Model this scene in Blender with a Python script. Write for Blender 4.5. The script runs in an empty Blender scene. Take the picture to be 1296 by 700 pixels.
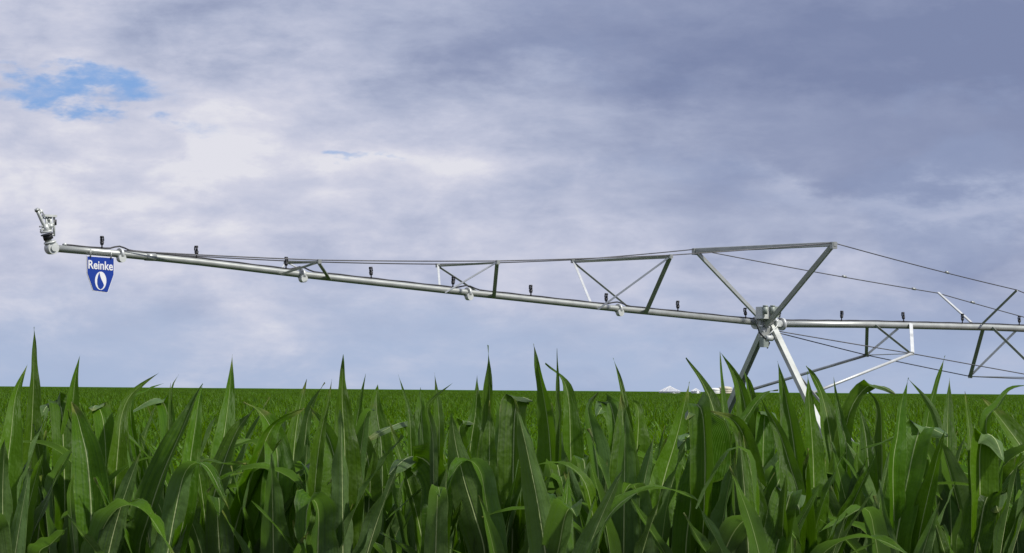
import bpy, bmesh, math, random
from mathutils import Vector, Matrix, noise
random.seed(7)
C = bpy.context.scene.collection
SC = bpy.context.scene
R = math.radians

# ------------------------------------------------------------------ camera
F = 3900.0                      # focal length in pixels of the 1296 px wide photo
EYE = Vector((0, 0, 2.35))
PITCH = math.atan((493.5 - 350) / F)
ROLL = R(0.46)
ROT = Matrix.Rotation(R(90) + PITCH, 3, 'X') @ Matrix.Rotation(ROLL, 3, 'Z')
cam_d = bpy.data.cameras.new('camera'); cam = bpy.data.objects.new('camera', cam_d); C.objects.link(cam)
cam.matrix_world = Matrix.Translation(EYE) @ ROT.to_4x4()
cam_d.sensor_width = 36; cam_d.lens = 36 * F / 1296
cam_d.clip_start = .1; cam_d.clip_end = 12000
SC.camera = cam

# ------------------------------------------------------------------ world: sky with a cloud deck
W = bpy.data.worlds.new('World'); SC.world = W; W.use_nodes = True
SUN_EL, SUN_AZ = 47.0, 112.0      # azimuth clockwise from +Y (view direction): high on the right
def build_world():
    nt = W.node_tree; N = nt.nodes; L = nt.links; N.clear()
    def M(op, a, b=None, c=None, clamp=False):
        n = N.new('ShaderNodeMath'); n.operation = op; n.use_clamp = clamp
        for i, v in enumerate((a, b, c)):
            if v is None: continue
            if isinstance(v, (int, float)): n.inputs[i].default_value = v
            else: L.new(v, n.inputs[i])
        return n.outputs[0]
    def noise_(vec, scale, detail, rough, lac=2.0, dist=0.0):
        n = N.new('ShaderNodeTexNoise'); n.inputs['Scale'].default_value = scale; n.inputs['Detail'].default_value = detail
        n.inputs['Roughness'].default_value = rough; n.inputs['Lacunarity'].default_value = lac; n.inputs['Distortion'].default_value = dist
        L.new(vec, n.inputs['Vector']); return n.outputs['Fac']
    def mapv(vec, s, off=(0, 0, 0), rot=(0, 0, 0)):
        n = N.new('ShaderNodeMapping'); n.inputs['Scale'].default_value = s; n.inputs['Location'].default_value = off
        n.inputs['Rotation'].default_value = rot; L.new(vec, n.inputs['Vector']); return n.outputs[0]
    def sstep(v, a, b):
        n = N.new('ShaderNodeMapRange'); n.interpolation_type = 'SMOOTHSTEP'
        n.inputs['From Min'].default_value = a; n.inputs['From Max'].default_value = b; L.new(v, n.inputs['Value']); return n.outputs[0]
    def mixc(f, a, b):
        n = N.new('ShaderNodeMix'); n.data_type = 'RGBA'
        if isinstance(f, (int, float)): n.inputs[0].default_value = f
        else: L.new(f, n.inputs[0])
        for i, v in ((6, a), (7, b)):
            if isinstance(v, tuple): n.inputs[i].default_value = (v[0], v[1], v[2], 1)
            else: L.new(v, n.inputs[i])
        return n.outputs[2]
    tc = N.new('ShaderNodeTexCoord'); D = tc.outputs['Generated']
    sp = N.new('ShaderNodeSeparateXYZ'); L.new(D, sp.inputs[0])
    az = M('ARCTAN2', sp.outputs[0], sp.outputs[1]); el = M('ARCSINE', sp.outputs[2])
    # ragged warp so every edge is broken up
    wn = M('SUBTRACT', noise_(mapv(D, (1, 1, 3)), 13, 6, .62), .5)
    wn2 = M('SUBTRACT', noise_(mapv(D, (1, 1, 2.6), (3, 5, 1)), 16, 6, .62), .5)
    X = M('ADD', M('MULTIPLY', az, 39.0), M('MULTIPLY', wn, 5.0))
    Y = M('ADD', M('MULTIPLY', el, 39.0), M('MULTIPLY', wn2, 2.2))
    def blob(cx, cy, rx, ry):
        a = M('POWER', M('ABSOLUTE', M('DIVIDE', M('SUBTRACT', X, cx), rx)), 2)
        b = M('POWER', M('ABSOLUTE', M('DIVIDE', M('SUBTRACT', Y, cy), ry)), 2)
        return M('EXPONENT', M('MULTIPLY', M('ADD', a, b), -1))
    st = 0.1
    k = 1 / st
    def c(r, g, b): return (r * k, g * k, b * k)
    sky = N.new('ShaderNodeTexSky'); sky.sky_type = 'NISHITA'; sky.sun_disc = False
    sky.sun_elevation = R(SUN_EL); sky.sun_rotation = R(SUN_AZ); sky.air_density = 1.0; sky.dust_density = .6; sky.ozone_density = 2
    # open sky seen through the gaps: the clear sky with thin high haze over it
    blue = mixc(.75, sky.outputs[0], c(.17, .35, .76))
    # brightness of the deck: lit on the left, a heavy slate mass from the upper right
    tilt = M('ADD', M('MULTIPLY', X, .62), M('MULTIPLY', Y, .55))
    heavy = M('MULTIPLY', sstep(tilt, -1.2, 5.2), M('SUBTRACT', 1, M('MULTIPLY', sstep(Y, 7, 20), .75)))
    low = sstep(Y, 2.9, .9)                              # the mass ends above the horizon
    heavy = M('MULTIPLY', heavy, M('SUBTRACT', 1, M('MULTIPLY', low, .55)))
    top = M('MULTIPLY', sstep(M('ABSOLUTE', M('SUBTRACT', Y, 4.35)), .9, 0), .20)
    n1 = noise_(mapv(D, (1, 1, 2.0), (0, 0, .3), (0, R(4), 0)), 11, 9, .56, 2.1, .25)
    n2 = noise_(mapv(D, (1, 1, 2.1), (2, 1, 4), (0, R(-5), 0)), 30, 8, .58, 2.1, .25)
    n2 = M('ADD', .5, M('MULTIPLY', M('SUBTRACT', sstep(n2, .30, .70), .5), .36))
    n3 = noise_(mapv(D, (1, 1, 3.6), (7, 1, 2), (0, R(-6), 0)), 22, 7, .58, 2.0, .2)
    tex = M('ADD', M('MULTIPLY', M('SUBTRACT', n1, .5), .90), M('ADD', M('MULTIPLY', M('SUBTRACT', n2, .5), .85), M('MULTIPLY', M('SUBTRACT', n3, .5), .75)))
    glow = M('MULTIPLY', blob(-3.2, 2.9, 3.9, 1.45), .27)
    glow2 = M('MULTIPLY', blob(-.9, 2.95, 1.9, .38), .20)
    streak = M('MULTIPLY', blob(5.5, 2.40, 1.9, .26), .46)
    streak2 = M('MULTIPLY', blob(3.5, 1.5, 3.2, .30), .16)
    v = M('ADD', M('ADD', M('ADD', glow, glow2), M('ADD', streak, streak2)), .65)
    v = M('SUBTRACT', v, M('MULTIPLY', heavy, .50)); v = M('SUBTRACT', v, top)
    amp = M('SUBTRACT', 1.0, M('MULTIPLY', heavy, .72))
    v = M('ADD', v, M('MULTIPLY', tex, M('MULTIPLY', amp, .95)), None, True)
    ramp = N.new('ShaderNodeValToRGB'); L.new(v, ramp.inputs[0]); cr = ramp.color_ramp
    stops = [(0, (.205, .248, .405)), (.22, (.28, .325, .485)), (.45, (.40, .445, .60)), (.68, (.53, .56, .70)), (.88, (.65, .66, .77)), (1, (.75, .75, .82))]
    while len(cr.elements) < len(stops): cr.elements.new(.5)
    for e, (p, col) in zip(cr.elements, stops): e.position = p; e.color = (*col, 1)
    vm = N.new('ShaderNodeVectorMath'); vm.operation = 'SCALE'; L.new(ramp.outputs[0], vm.inputs[0]); vm.inputs['Scale'].default_value = k
    # gaps in the deck
    gap = M('ADD', blob(-5.9, 3.68, 1.55, .25), M('MULTIPLY', blob(-2.0, 3.0, .45, .14), .72))
    n4 = noise_(mapv(D, (1, 1, 2.0), (4, 2, 4)), 75, 7, .6)
    gap = M('ADD', gap, M('ADD', M('MULTIPLY', M('SUBTRACT', n2, .5), 1.0), M('MULTIPLY', M('SUBTRACT', n4, .5), .8)))
    gap = sstep(gap, .28, 1.05)
    # thin blue-grey veil low down: the deck is lighter cover near the horizon
    veil = M('MULTIPLY', M('MULTIPLY', sstep(Y, 1.7, .1), sstep(M('SUBTRACT', .62, M('MULTIPLY', tex, .9)), .0, .75)), .92)
    col = mixc(veil, vm.outputs[0], c(.40, .49, .68))
    midb = M('MULTIPLY', sstep(n1, .50, .38), M('MULTIPLY', sstep(X, -2.0, 2.5), .35))
    col = mixc(midb, col, c(.30, .37, .56))
    col = mixc(gap, col, blue)
    below = sstep(sp.outputs[2], -.02, -.08)
    col = mixc(below, col, c(.10, .14, .08))
    bg = N.new('ShaderNodeBackground'); bg.inputs['Strength'].default_value = st; L.new(col, bg.inputs['Color'])
    out = N.new('ShaderNodeOutputWorld'); L.new(bg.outputs[0], out.inputs[0])
build_world()
W.cycles.sampling_method = 'MANUAL'; W.cycles.sample_map_resolution = 1024

sun_d = bpy.data.lights.new('sun', 'SUN'); sun = bpy.data.objects.new('sun', sun_d); C.objects.link(sun)
sun_d.energy = 4.3; sun_d.angle = R(4); sun_d.color = (1, .965, .91)
sd = Vector((math.sin(R(SUN_AZ)) * math.cos(R(SUN_EL)), math.cos(R(SUN_AZ)) * math.cos(R(SUN_EL)), math.sin(R(SUN_EL))))
sun.rotation_euler = sd.to_track_quat('Z', 'Y').to_euler()
SC.view_settings.view_transform = 'Standard'; SC.view_settings.look = 'None'
SC.view_settings.exposure = 0; SC.view_settings.gamma = 1

# ------------------------------------------------------------------ helpers
def ray(x, y):
    return (ROT @ Vector(((x - 648) / F, -(y - 350) / F, -1))).normalized()
def at(x, y, Y):
    d = ray(x, y); return EYE + d * (Y / d.y)
def link(name, me, mat=None, parent=None, loc=None):
    o = bpy.data.objects.new(name, me); C.objects.link(o)
    if mat and me is not None and len(me.materials) == 0: me.materials.append(mat)
    if parent: o.parent = parent
    if loc is not None: o.location = loc
    return o
def tag(o, label=None, cat=None, group=None, kind=None):
    for k_, v_ in (('label', label), ('category', cat), ('group', group), ('kind', kind)):
        if v_: o[k_] = v_
    return o
def empty(name, loc, label, cat, group=None):
    o = bpy.data.objects.new(name, None); C.objects.link(o); o.location = loc; o.empty_display_size = .2
    return tag(o, label, cat, group)
class MB:
    def __init__(s): s.v = []; s.f = []; s.uv = None
    def prism(s, p, q, prof, up):
        t = (q - p).normalized(); a = up - t * up.dot(t)
        if a.length < 1e-4: a = Vector((1, 0, 0)) - t * t.x
        a.normalize(); b = t.cross(a)
        n = len(prof); base = len(s.v)
        for P in (p, q):
            for (x, y) in prof: s.v.append(P + a * x + b * y)
        for i in range(n):
            j = (i + 1) % n; s.f.append((base + i, base + j, base + n + j, base + n + i))
        s.f.append(tuple(base + i for i in reversed(range(n)))); s.f.append(tuple(base + n + i for i in range(n)))
        return s
    def tube(s, p, q, r, n=12, r2=None):
        if r2 is None:
            return s.prism(p, q, [(r * math.cos(2 * math.pi * i / n), r * math.sin(2 * math.pi * i / n)) for i in range(n)], Vector((0.13, .2, .97)))
        t = (q - p).normalized(); a = Vector((.13, .2, .97)); a = (a - t * a.dot(t)).normalized(); b = t.cross(a); base = len(s.v)
        for P, rr in ((p, r), (q, r2)):
            for i in range(n):
                an = 2 * math.pi * i / n; s.v.append(P + a * rr * math.cos(an) + b * rr * math.sin(an))
        for i in range(n):
            j = (i + 1) % n; s.f.append((base + i, base + j, base + n + j, base + n + i))
        s.f.append(tuple(base + i for i in reversed(range(n)))); s.f.append(tuple(base + n + i for i in range(n)))
        return s
    def path(s, pts, r, n=8):
        base = len(s.v); m = len(pts)
        for k_, P in enumerate(pts):
            t = (pts[min(k_ + 1, m - 1)] - pts[max(k_ - 1, 0)]).normalized()
            a = Vector((.13, .2, .97)); a = (a - t * a.dot(t)).normalized(); b = t.cross(a)
            for i in range(n):
                an = 2 * math.pi * i / n; s.v.append(P + a * r * math.cos(an) + b * r * math.sin(an))
        for k_ in range(m - 1):
            for i in range(n):
                j = (i + 1) % n; o_ = base + k_ * n; s.f.append((o_ + i, o_ + j, o_ + n + j, o_ + n + i))
        s.f.append(tuple(base + i for i in reversed(range(n)))); s.f.append(tuple(base + (m - 1) * n + i for i in range(n)))
        return s
    def angle(s, p, q, w, up, t=.008):
        """rolled angle iron (L section)"""
        h = w / 2
        return s.prism(p, q, [(h, -h), (h, h), (h - t, h), (h - t, -h + t), (-h, -h + t), (-h, -h)], up)
    def box(s, c_, ax, ay, az_, sx, sy, sz, bev=.0):
        """bevelled box"""
        b = min(bev, sx, sy) if bev else 0
        prof = [(-sx + b, -sy), (sx - b, -sy), (sx, -sy + b), (sx, sy - b), (sx - b, sy), (-sx + b, sy), (-sx, sy - b), (-sx, -sy + b)] if b else [(-sx, -sy), (sx, -sy), (sx, sy), (-sx, sy)]
        return s.prism(c_ - az_ * sz, c_ + az_ * sz, prof, ax)
    def build(s, name, mat, parent=None, smooth=False, org=None):
        o_ = org if org is not None else (parent_origin(parent) if parent else Vector())
        me = bpy.data.meshes.new(name); me.from_pydata([tuple(v - o_) for v in s.v], [], s.f); me.update()
        if smooth:
            for p in me.polygons: p.use_smooth = len(p.vertices) == 4
        return link(name, me, mat, parent)
def parent_origin(p):
    o = Vector()
    while p: o = o + p.location; p = p.parent
    return o

# ------------------------------------------------------------------ materials
def mat_new(name):
    m = bpy.data.materials.new(name); m.use_nodes = True; nt = m.node_tree
    return m, nt, nt.nodes['Principled BSDF'], nt.nodes, nt.links
def simple(name, col, rough=.5, metal=0.0, var=.15, scale=6.0, bump=0.0):
    m, nt, b, N, L = mat_new(name)
    tc = N.new('ShaderNodeTexCoord'); n = N.new('ShaderNodeTexNoise'); n.inputs['Scale'].default_value = scale; n.inputs['Detail'].default_value = 6
    L.new(tc.outputs['Object'], n.inputs['Vector'])
    r = N.new('ShaderNodeValToRGB'); L.new(n.outputs['Fac'], r.inputs[0])
    r.color_ramp.elements[0].position = .3; r.color_ramp.elements[1].position = .7
    r.color_ramp.elements[0].color = (*[x * (1 - var) for x in col], 1); r.color_ramp.elements[1].color = (*[min(1, x * (1 + var)) for x in col], 1)
    L.new(r.outputs[0], b.inputs['Base Color']); b.inputs['Roughness'].default_value = rough; b.inputs['Metallic'].default_value = metal
    if bump:
        bp = N.new('ShaderNodeBump'); bp.inputs['Strength'].default_value = bump; bp.inputs['Distance'].default_value = .01; L.new(n.outputs['Fac'], bp.inputs['Height']); L.new(bp.outputs[0], b.inputs['Normal'])
    return m
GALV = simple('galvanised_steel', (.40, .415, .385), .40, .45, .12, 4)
GALV_L = simple('sunlit_pale_galvanised_steel', (.56, .575, .565), .45, .25, .12, 5)  # same steel, paler; on the bright struts sunlight is put into the colour
PLAST = simple('pale_grey_cast_metal', (.60, .62, .59), .45, .15, .12, 8)
BOXM = simple('grey_green_enclosure', (.30, .34, .30), .5, .1, .1, 5)
BLACK = simple('black_rubber', (.02, .02, .022), .5, 0, .2, 30)
WIRE = simple('twisted_steel_wire', (.10, .10, .105), .5, .5, .3, 40)
BLUE = simple('blue_sign_enamel', (.008, .042, .30), .40, 0, .05, 4)
WHITE = simple('white_sign_paint', (.82, .82, .82), .45, 0, .03, 4)
SILO = simple('corrugated_silver_steel', (.62, .64, .66), .35, .5, .05, 1)
WHITEB = simple('white_wall_paint', (.80, .80, .77), .6, 0, .04, 1)
TAN = simple('tan_paint', (.60, .55, .42), .6, 0, .08, 1)
SOIL = simple('dark_soil', (.05, .035, .022), .95, 0, .35, 3, .4)

CANOPY = simple('far_canopy_green', (.042, .100, .006), .95, 0, .4, .8)
CANOPY.node_tree.nodes['Principled BSDF'].inputs['Specular IOR Level'].default_value = 0
SOIL.node_tree.nodes['Principled BSDF'].inputs['Specular IOR Level'].default_value = .05
def leaf_mat(name, top, under, detail=True):
    m, nt, b, N, L = mat_new(name)
    def M(op, a, b_=None, clamp=False):
        n = N.new('ShaderNodeMath'); n.operation = op; n.use_clamp = clamp
        for i, v in enumerate((a, b_)):
            if v is None: continue
            if isinstance(v, (int, float)): n.inputs[i].default_value = v
            else: L.new(v, n.inputs[i])
        return n.outputs[0]
    def mixc(f, a, b_, mode='MIX'):
        n = N.new('ShaderNodeMix'); n.data_type = 'RGBA'; n.blend_type = mode
        if isinstance(f, (int, float)): n.inputs[0].default_value = f
        else: L.new(f, n.inputs[0])
        for i, v in ((6, a), (7, b_)):
            if isinstance(v, tuple): n.inputs[i].default_value = (v[0], v[1], v[2], 1)
            else: L.new(v, n.inputs[i])
        return n.outputs[2]
    tc = N.new('ShaderNodeTexCoord'); uv = tc.outputs['UV']
    geo = N.new('ShaderNodeNewGeometry'); oi = N.new('ShaderNodeObjectInfo')
    rnd = oi.outputs['Random']; isl = geo.outputs['Random Per Island']
    nz = N.new('ShaderNodeTexNoise'); nz.inputs['Scale'].default_value = 14; nz.inputs['Detail'].default_value = 4
    L.new(tc.outputs['Object'], nz.inputs['Vector'])
    col = mixc(geo.outputs['Backfacing'], top, under)
    # leaf-to-leaf and plant-to-plant hue: some yellower, some bluer
    r1 = M('FRACT', M('ADD', rnd, isl))
    hs = N.new('ShaderNodeHueSaturation'); L.new(col, hs.inputs['Color'])
    L.new(M('ADD', .486, M('MULTIPLY', r1, .022)), hs.inputs['Hue'])
    L.new(M('ADD', 1.06, M('MULTIPLY', M('FRACT', M('MULTIPLY', r1, 7.3)), .16)), hs.inputs['Saturation'])
    L.new(M('ADD', .58, M('MULTIPLY', M('FRACT', M('MULTIPLY', r1, 3.7)), .80)), hs.inputs['Value'])
    col = hs.outputs[0]
    col = mixc(M('MULTIPLY', M('SUBTRACT', nz.outputs['Fac'], .35, True), .7), col, (.075, .165, .002), 'MIX')
    if detail:
        su = N.new('ShaderNodeSeparateXYZ'); L.new(uv, su.inputs[0]); U, V = su.outputs[0], su.outputs[1]
        d = M('ABSOLUTE', M('SUBTRACT', U, .5))
        # parallel veins
        cb = N.new('ShaderNodeCombineXYZ'); L.new(M('MULTIPLY', U, 26.0), cb.inputs[0]); L.new(M('MULTIPLY', V, 1.6), cb.inputs[1]); L.new(M('MULTIPLY', r1, 37), cb.inputs[2])
        vn = N.new('ShaderNodeTexNoise'); vn.inputs['Scale'].default_value = 1.0; vn.inputs['Detail'].default_value = 3; L.new(cb.outputs[0], vn.inputs['Vector'])
        col = mixc(M('MULTIPLY', M('SUBTRACT', vn.outputs['Fac'], .42, True), 2.2), col, (.085, .17, .006), 'MIX')
        sn = M('SINE', M('MULTIPLY', U, 190.0))
        col = mixc(M('MULTIPLY', M('SUBTRACT', .5, vn.outputs['Fac'], True), 2.2), col, (.010, .038, .002))
        col = mixc(M('MULTIPLY', M('ADD', sn, 1), .09), col, (.012, .045, .003))
        # blotches of wear, dry edges
        bz = N.new('ShaderNodeTexNoise'); bz.inputs['Scale'].default_value = 5; bz.inputs['Detail'].default_value = 5; L.new(tc.outputs['Object'], bz.inputs['Vector'])
        edge = M('MULTIPLY', M('SUBTRACT', d, .455, True), 14.0)
        col = mixc(M('MULTIPLY', edge, .35, True), col, (.22, .26, .10))
        dry = M('MULTIPLY', M('SUBTRACT', bz.outputs['Fac'], .66, True), M('MULTIPLY', M('SUBTRACT', V, .3, True), 9.0), True)
        col = mixc(dry, col, (.33, .25, .11))
        tipd = M('MULTIPLY', M('SUBTRACT', M('ADD', V, M('MULTIPLY', bz.outputs['Fac'], .12)), 1.0, True), M('MULTIPLY', M('GREATER_THAN', M('FRACT', M('MULTIPLY', r1, 5.1)), .55), 12.0), True)
        col = mixc(M('MULTIPLY', tipd, .7), col, (.34, .33, .09))
        sz = N.new('ShaderNodeTexNoise'); sz.inputs['Scale'].default_value = 85; sz.inputs['Detail'].default_value = 2; L.new(tc.outputs['Object'], sz.inputs['Vector'])
        col = mixc(M('MULTIPLY', M('SUBTRACT', sz.outputs['Fac'], .70, True), 6.0, True), col, (.22, .26, .09))
        # midrib, widest at the base, paler beneath
        wid = M('SUBTRACT', .037, M('MULTIPLY', V, .019))
        rib = N.new('ShaderNodeMapRange'); rib.interpolation_type = 'SMOOTHSTEP'; L.new(d, rib.inputs['Value']); L.new(wid, rib.inputs['From Min'])
        L.new(M('MULTIPLY', wid, .35), rib.inputs['From Max'])
        bf = M('ADD', .58, M('MULTIPLY', geo.outputs['Backfacing'], .42))
        col = mixc(M('MULTIPLY', rib.outputs[0], bf), col, (.66, .76, .36))
        bp = N.new('ShaderNodeBump'); bp.inputs['Strength'].default_value = .40; bp.inputs['Distance'].default_value = .004
        L.new(M('ADD', M('MULTIPLY', sn, .35), M('ADD', vn.outputs['Fac'], M('MULTIPLY', rib.outputs[0], 1.5))), bp.inputs['Height']); L.new(bp.outputs[0], b.inputs['Normal'])
        pc = N.new('ShaderNodeCombineXYZ'); L.new(M('MULTIPLY', U, 3.0), pc.inputs[0]); L.new(M('MULTIPLY', V, 22.0), pc.inputs[1]); L.new(M('MULTIPLY', r1, 91), pc.inputs[2])
        pn = N.new('ShaderNodeTexNoise'); pn.inputs['Scale'].default_value = 1.0; pn.inputs['Detail'].default_value = 2; L.new(pc.outputs[0], pn.inputs['Vector'])
        b2 = N.new('ShaderNodeBump'); b2.inputs['Strength'].default_value = .5; b2.inputs['Distance'].default_value = .012; L.new(pn.outputs['Fac'], b2.inputs['Height']); L.new(b2.outputs[0], bp.inputs['Normal'])
    L.new(col, b.inputs['Base Color'])
    rg = N.new('ShaderNodeMapRange'); L.new(nz.outputs['Fac'], rg.inputs['Value']); rg.inputs['To Min'].default_value = .34; rg.inputs['To Max'].default_value = .56
    L.new(rg.outputs[0], b.inputs['Roughness']); b.inputs['Specular IOR Level'].default_value = .22
    tr = N.new('ShaderNodeBsdfTranslucent'); tcol = mixc(.55, col, (.14, .32, .002)); L.new(tcol, tr.inputs['Color'])
    mx = N.new('ShaderNodeMixShader'); mx.inputs[0].default_value = .36
    out = N['Material Output']; L.new(b.outputs[0], mx.inputs[1]); L.new(tr.outputs[0], mx.inputs[2]); L.new(mx.outputs[0], out.inputs['Surface'])
    return m
TOP = (.060, .146, .0010); UND = (.165, .245, .115)
LEAF = leaf_mat('corn_leaf', TOP, UND)
LEAF_FAR = leaf_mat('corn_leaf_distant', (.060, .140, .003), (.115, .195, .030), False)
STALK = simple('corn_stalk', (.10, .18, .035), .5, 0, .3, 20)

# ------------------------------------------------------------------ ground
def ground_h(x, y):
    t = min(max((y - 10.3) / 16, 0), 1)
    h = -.62 * t * t * (3 - 2 * t)
    if y > 200: h += .00055 * (min(y, 1100) - 200)
    return h
def ground():
    ys = [-60, -20, -5, 0, 4, 8, 10, 12, 14, 16, 18, 20, 22, 24, 27, 32, 60, 120, 200, 400, 900, 2500, 7000]
    xs = [-6000, -1500, -400, -120, -40, -15, -6, -2, 2, 6, 15, 40, 120, 400, 1500, 6000]
    v = [(x, y, max(ground_h(x, y), -1.6)) for y in ys for x in xs]; n = len(xs)
    f = [(j * n + i, j * n + i + 1, (j + 1) * n + i + 1, (j + 1) * n + i) for j in range(len(ys) - 1) for i in range(n - 1)]
    me = bpy.data.meshes.new('ground'); me.from_pydata(v, [], f); me.update()
    for p in me.polygons: p.use_smooth = True
    o = link('ground', me, SOIL); tag(o, 'dark soil under the corn', None, None, 'structure')
ground()

# ------------------------------------------------------------------ corn leaves
def width_prof(t, base=.45):
    # narrow collar, widest at a third, long taper to a point
    a = base + (1 - base) * min(1, t / .30) ** .8 if t < .30 else 1.0
    b_ = 1.0 if t < .42 else max(0.0, 1 - ((t - .42) / .58) ** 1.75)
    return a * b_
def ribbon(curve, wmax, wdir, n=24, across=3, fold=.22, ruffle=.06, seed=0, prof=width_prof, turn=0.0):
    """curve: function t->Vector; wdir: world direction of the blade's width. Returns verts, faces, uvs"""
    V, Fc, UV = [], [], []
    m = 2 * across + 1
    P = [curve(i / n) for i in range(n + 1)]
    rr = random.Random(seed); ph = rr.random() * 9; fr = rr.uniform(3.5, 7.5)
    for i in range(n + 1):
        t = i / n
        T = (P[min(i + 1, n)] - P[max(i - 1, 0)]).normalized()
        w = Matrix.Rotation(turn * t, 3, 'Z') @ wdir
        w = w - T * w.dot(T)
        if w.length < .05: w = T.cross(Vector((0, 0, 1)))
        w.normalize(); Nn = w.cross(T)
        hw = wmax / 2 * prof(t)
        for k_ in range(m):
            s = (k_ - across) / across
            z = abs(s) * fold * hw * 1.0
            z += ruffle * wmax * abs(s) ** 2 * math.sin(2 * math.pi * fr * t + ph + (1.9 if s > 0 else 0)) * min(1, t * 4)
            V.append(P[i] + w * (s * hw) + Nn * z)
            UV.append((k_ / (m - 1), t))
    for i in range(n):
        for k_ in range(m - 1):
            a = i * m + k_; Fc.append((a, a + 1, a + m + 1, a + m))
    return V, Fc, UV
def mesh_from(name, V, Fc, UV, mat, smooth=True):
    me = bpy.data.meshes.new(name); me.from_pydata([tuple(v) for v in V], [], Fc); me.update()
    uvl = me.uv_layers.new(name='UVMap')
    for lp in me.loops: uvl.data[lp.index].uv = UV[lp.vertex_index]
    if smooth: me.polygons.foreach_set('use_smooth', [True] * len(me.polygons))
    me.materials.append(mat); return me
def catmull(pts):
    n = len(pts) - 1
    ds = [0.0]
    for i in range(n): ds.append(ds[-1] + (pts[i + 1] - pts[i]).length)
    tot = ds[-1]
    def f(t):
        d = t * tot; i = 0
        while i < n - 1 and ds[i + 1] < d: i += 1
        u = (d - ds[i]) / max(ds[i + 1] - ds[i], 1e-6)
        p0 = pts[i - 1] if i > 0 else pts[0] * 2 - pts[1]; p1, p2 = pts[i], pts[i + 1]
        p3 = pts[i + 2] if i + 2 <= n else pts[n] * 2 - pts[n - 1]
        return .5 * ((2 * p1) + (p2 - p0) * u + (2 * p0 - 5 * p1 + 4 * p2 - p3) * u * u + (3 * p1 - p0 - 3 * p2 + p3) * u ** 3)
    f.length = tot
    return f

def gen_leaf(rr, h0, L_, a0, bend, t0, tw, az, wmax, n, across, twist=None):
    """free leaf: arc that leaves the stalk at angle a0 from vertical and bends by 'bend' around t0 over tw"""
    d = Vector((math.sin(az), math.cos(az), 0)); p = Vector((0, 0, h0)) + d * .012
    pts = [p.copy()]; steps = 30; side = Vector((d.y, -d.x, 0)); sway = rr.uniform(-.25, .25)
    for i in range(steps):
        t = (i + .5) / steps
        u = min(max((t - t0) / tw + .5, 0), 1); a = a0 + bend * u * u * (3 - 2 * u)
        p = p + (d * math.sin(a) + Vector((0, 0, 1)) * math.cos(a) + side * sway * t).normalized() * (L_ / steps); pts.append(p.copy())
    cv = catmull(pts)
    # width direction: horizontal, normal to the arc -> upper surface faces the stalk/sky
    return ribbon(cv, wmax, -side if False else Vector((d.y, -d.x, 0)), n, across, rr.uniform(.2, .65), rr.uniform(.03, .10), rr.random(), turn=rr.uniform(-.7, .7) if twist is None else twist)
def plant_leaves(rr, H, n, across, nleaf=9, wid=.085, top_only=False):
    """leaves of a vegetative corn plant whose whorl tips reach height H"""
    out = []; row = rr.uniform(0, math.pi); zw = H - .72
    for i in range(nleaf):
        k_ = i / (nleaf - 1)                         # 0 lowest .. 1 whorl
        az = row + math.pi * (i % 2) + rr.uniform(-.45, .45)
        h0 = zw * (.30 + .70 * k_) - .03
        L_ = rr.uniform(.72, .88) * (1 - .12 * abs(k_ - .6))
        a0 = R(rr.uniform(30, 42)) * (1 - k_) + R(rr.uniform(4, 15)) * k_
        bend = R(rr.uniform(85, 130)) * (1 - k_) ** .6 + R(rr.uniform(5, 60)) * k_
        sharp = rr.random() < .3
        v = gen_leaf(rr, h0, L_ if k_ < .85 else L_ * rr.uniform(.78, .92), a0, bend, rr.uniform(.45, .72), .16 if sharp else rr.uniform(.6, .95), az,
                     wid * rr.uniform(.85, 1.12) * (1 if k_ < .8 else .78), n, across)
        out.append(v)
    return out, zw
def stalk_mb(h):
    b = MB(); b.tube(Vector((0, 0, -.05)), Vector((0, 0, h * .6)), .014, 7, .012); b.tube(Vector((0, 0, h * .6 + .0005)), Vector((0, 0, h + .03)), .012, 7, .007)
    for k_ in (.25, .4, .55, .7, .85): b.tube(Vector((0, 0, h * k_ - .008)), Vector((0, 0, h * k_ + .008)), .0155, 7)
    return b

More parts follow.
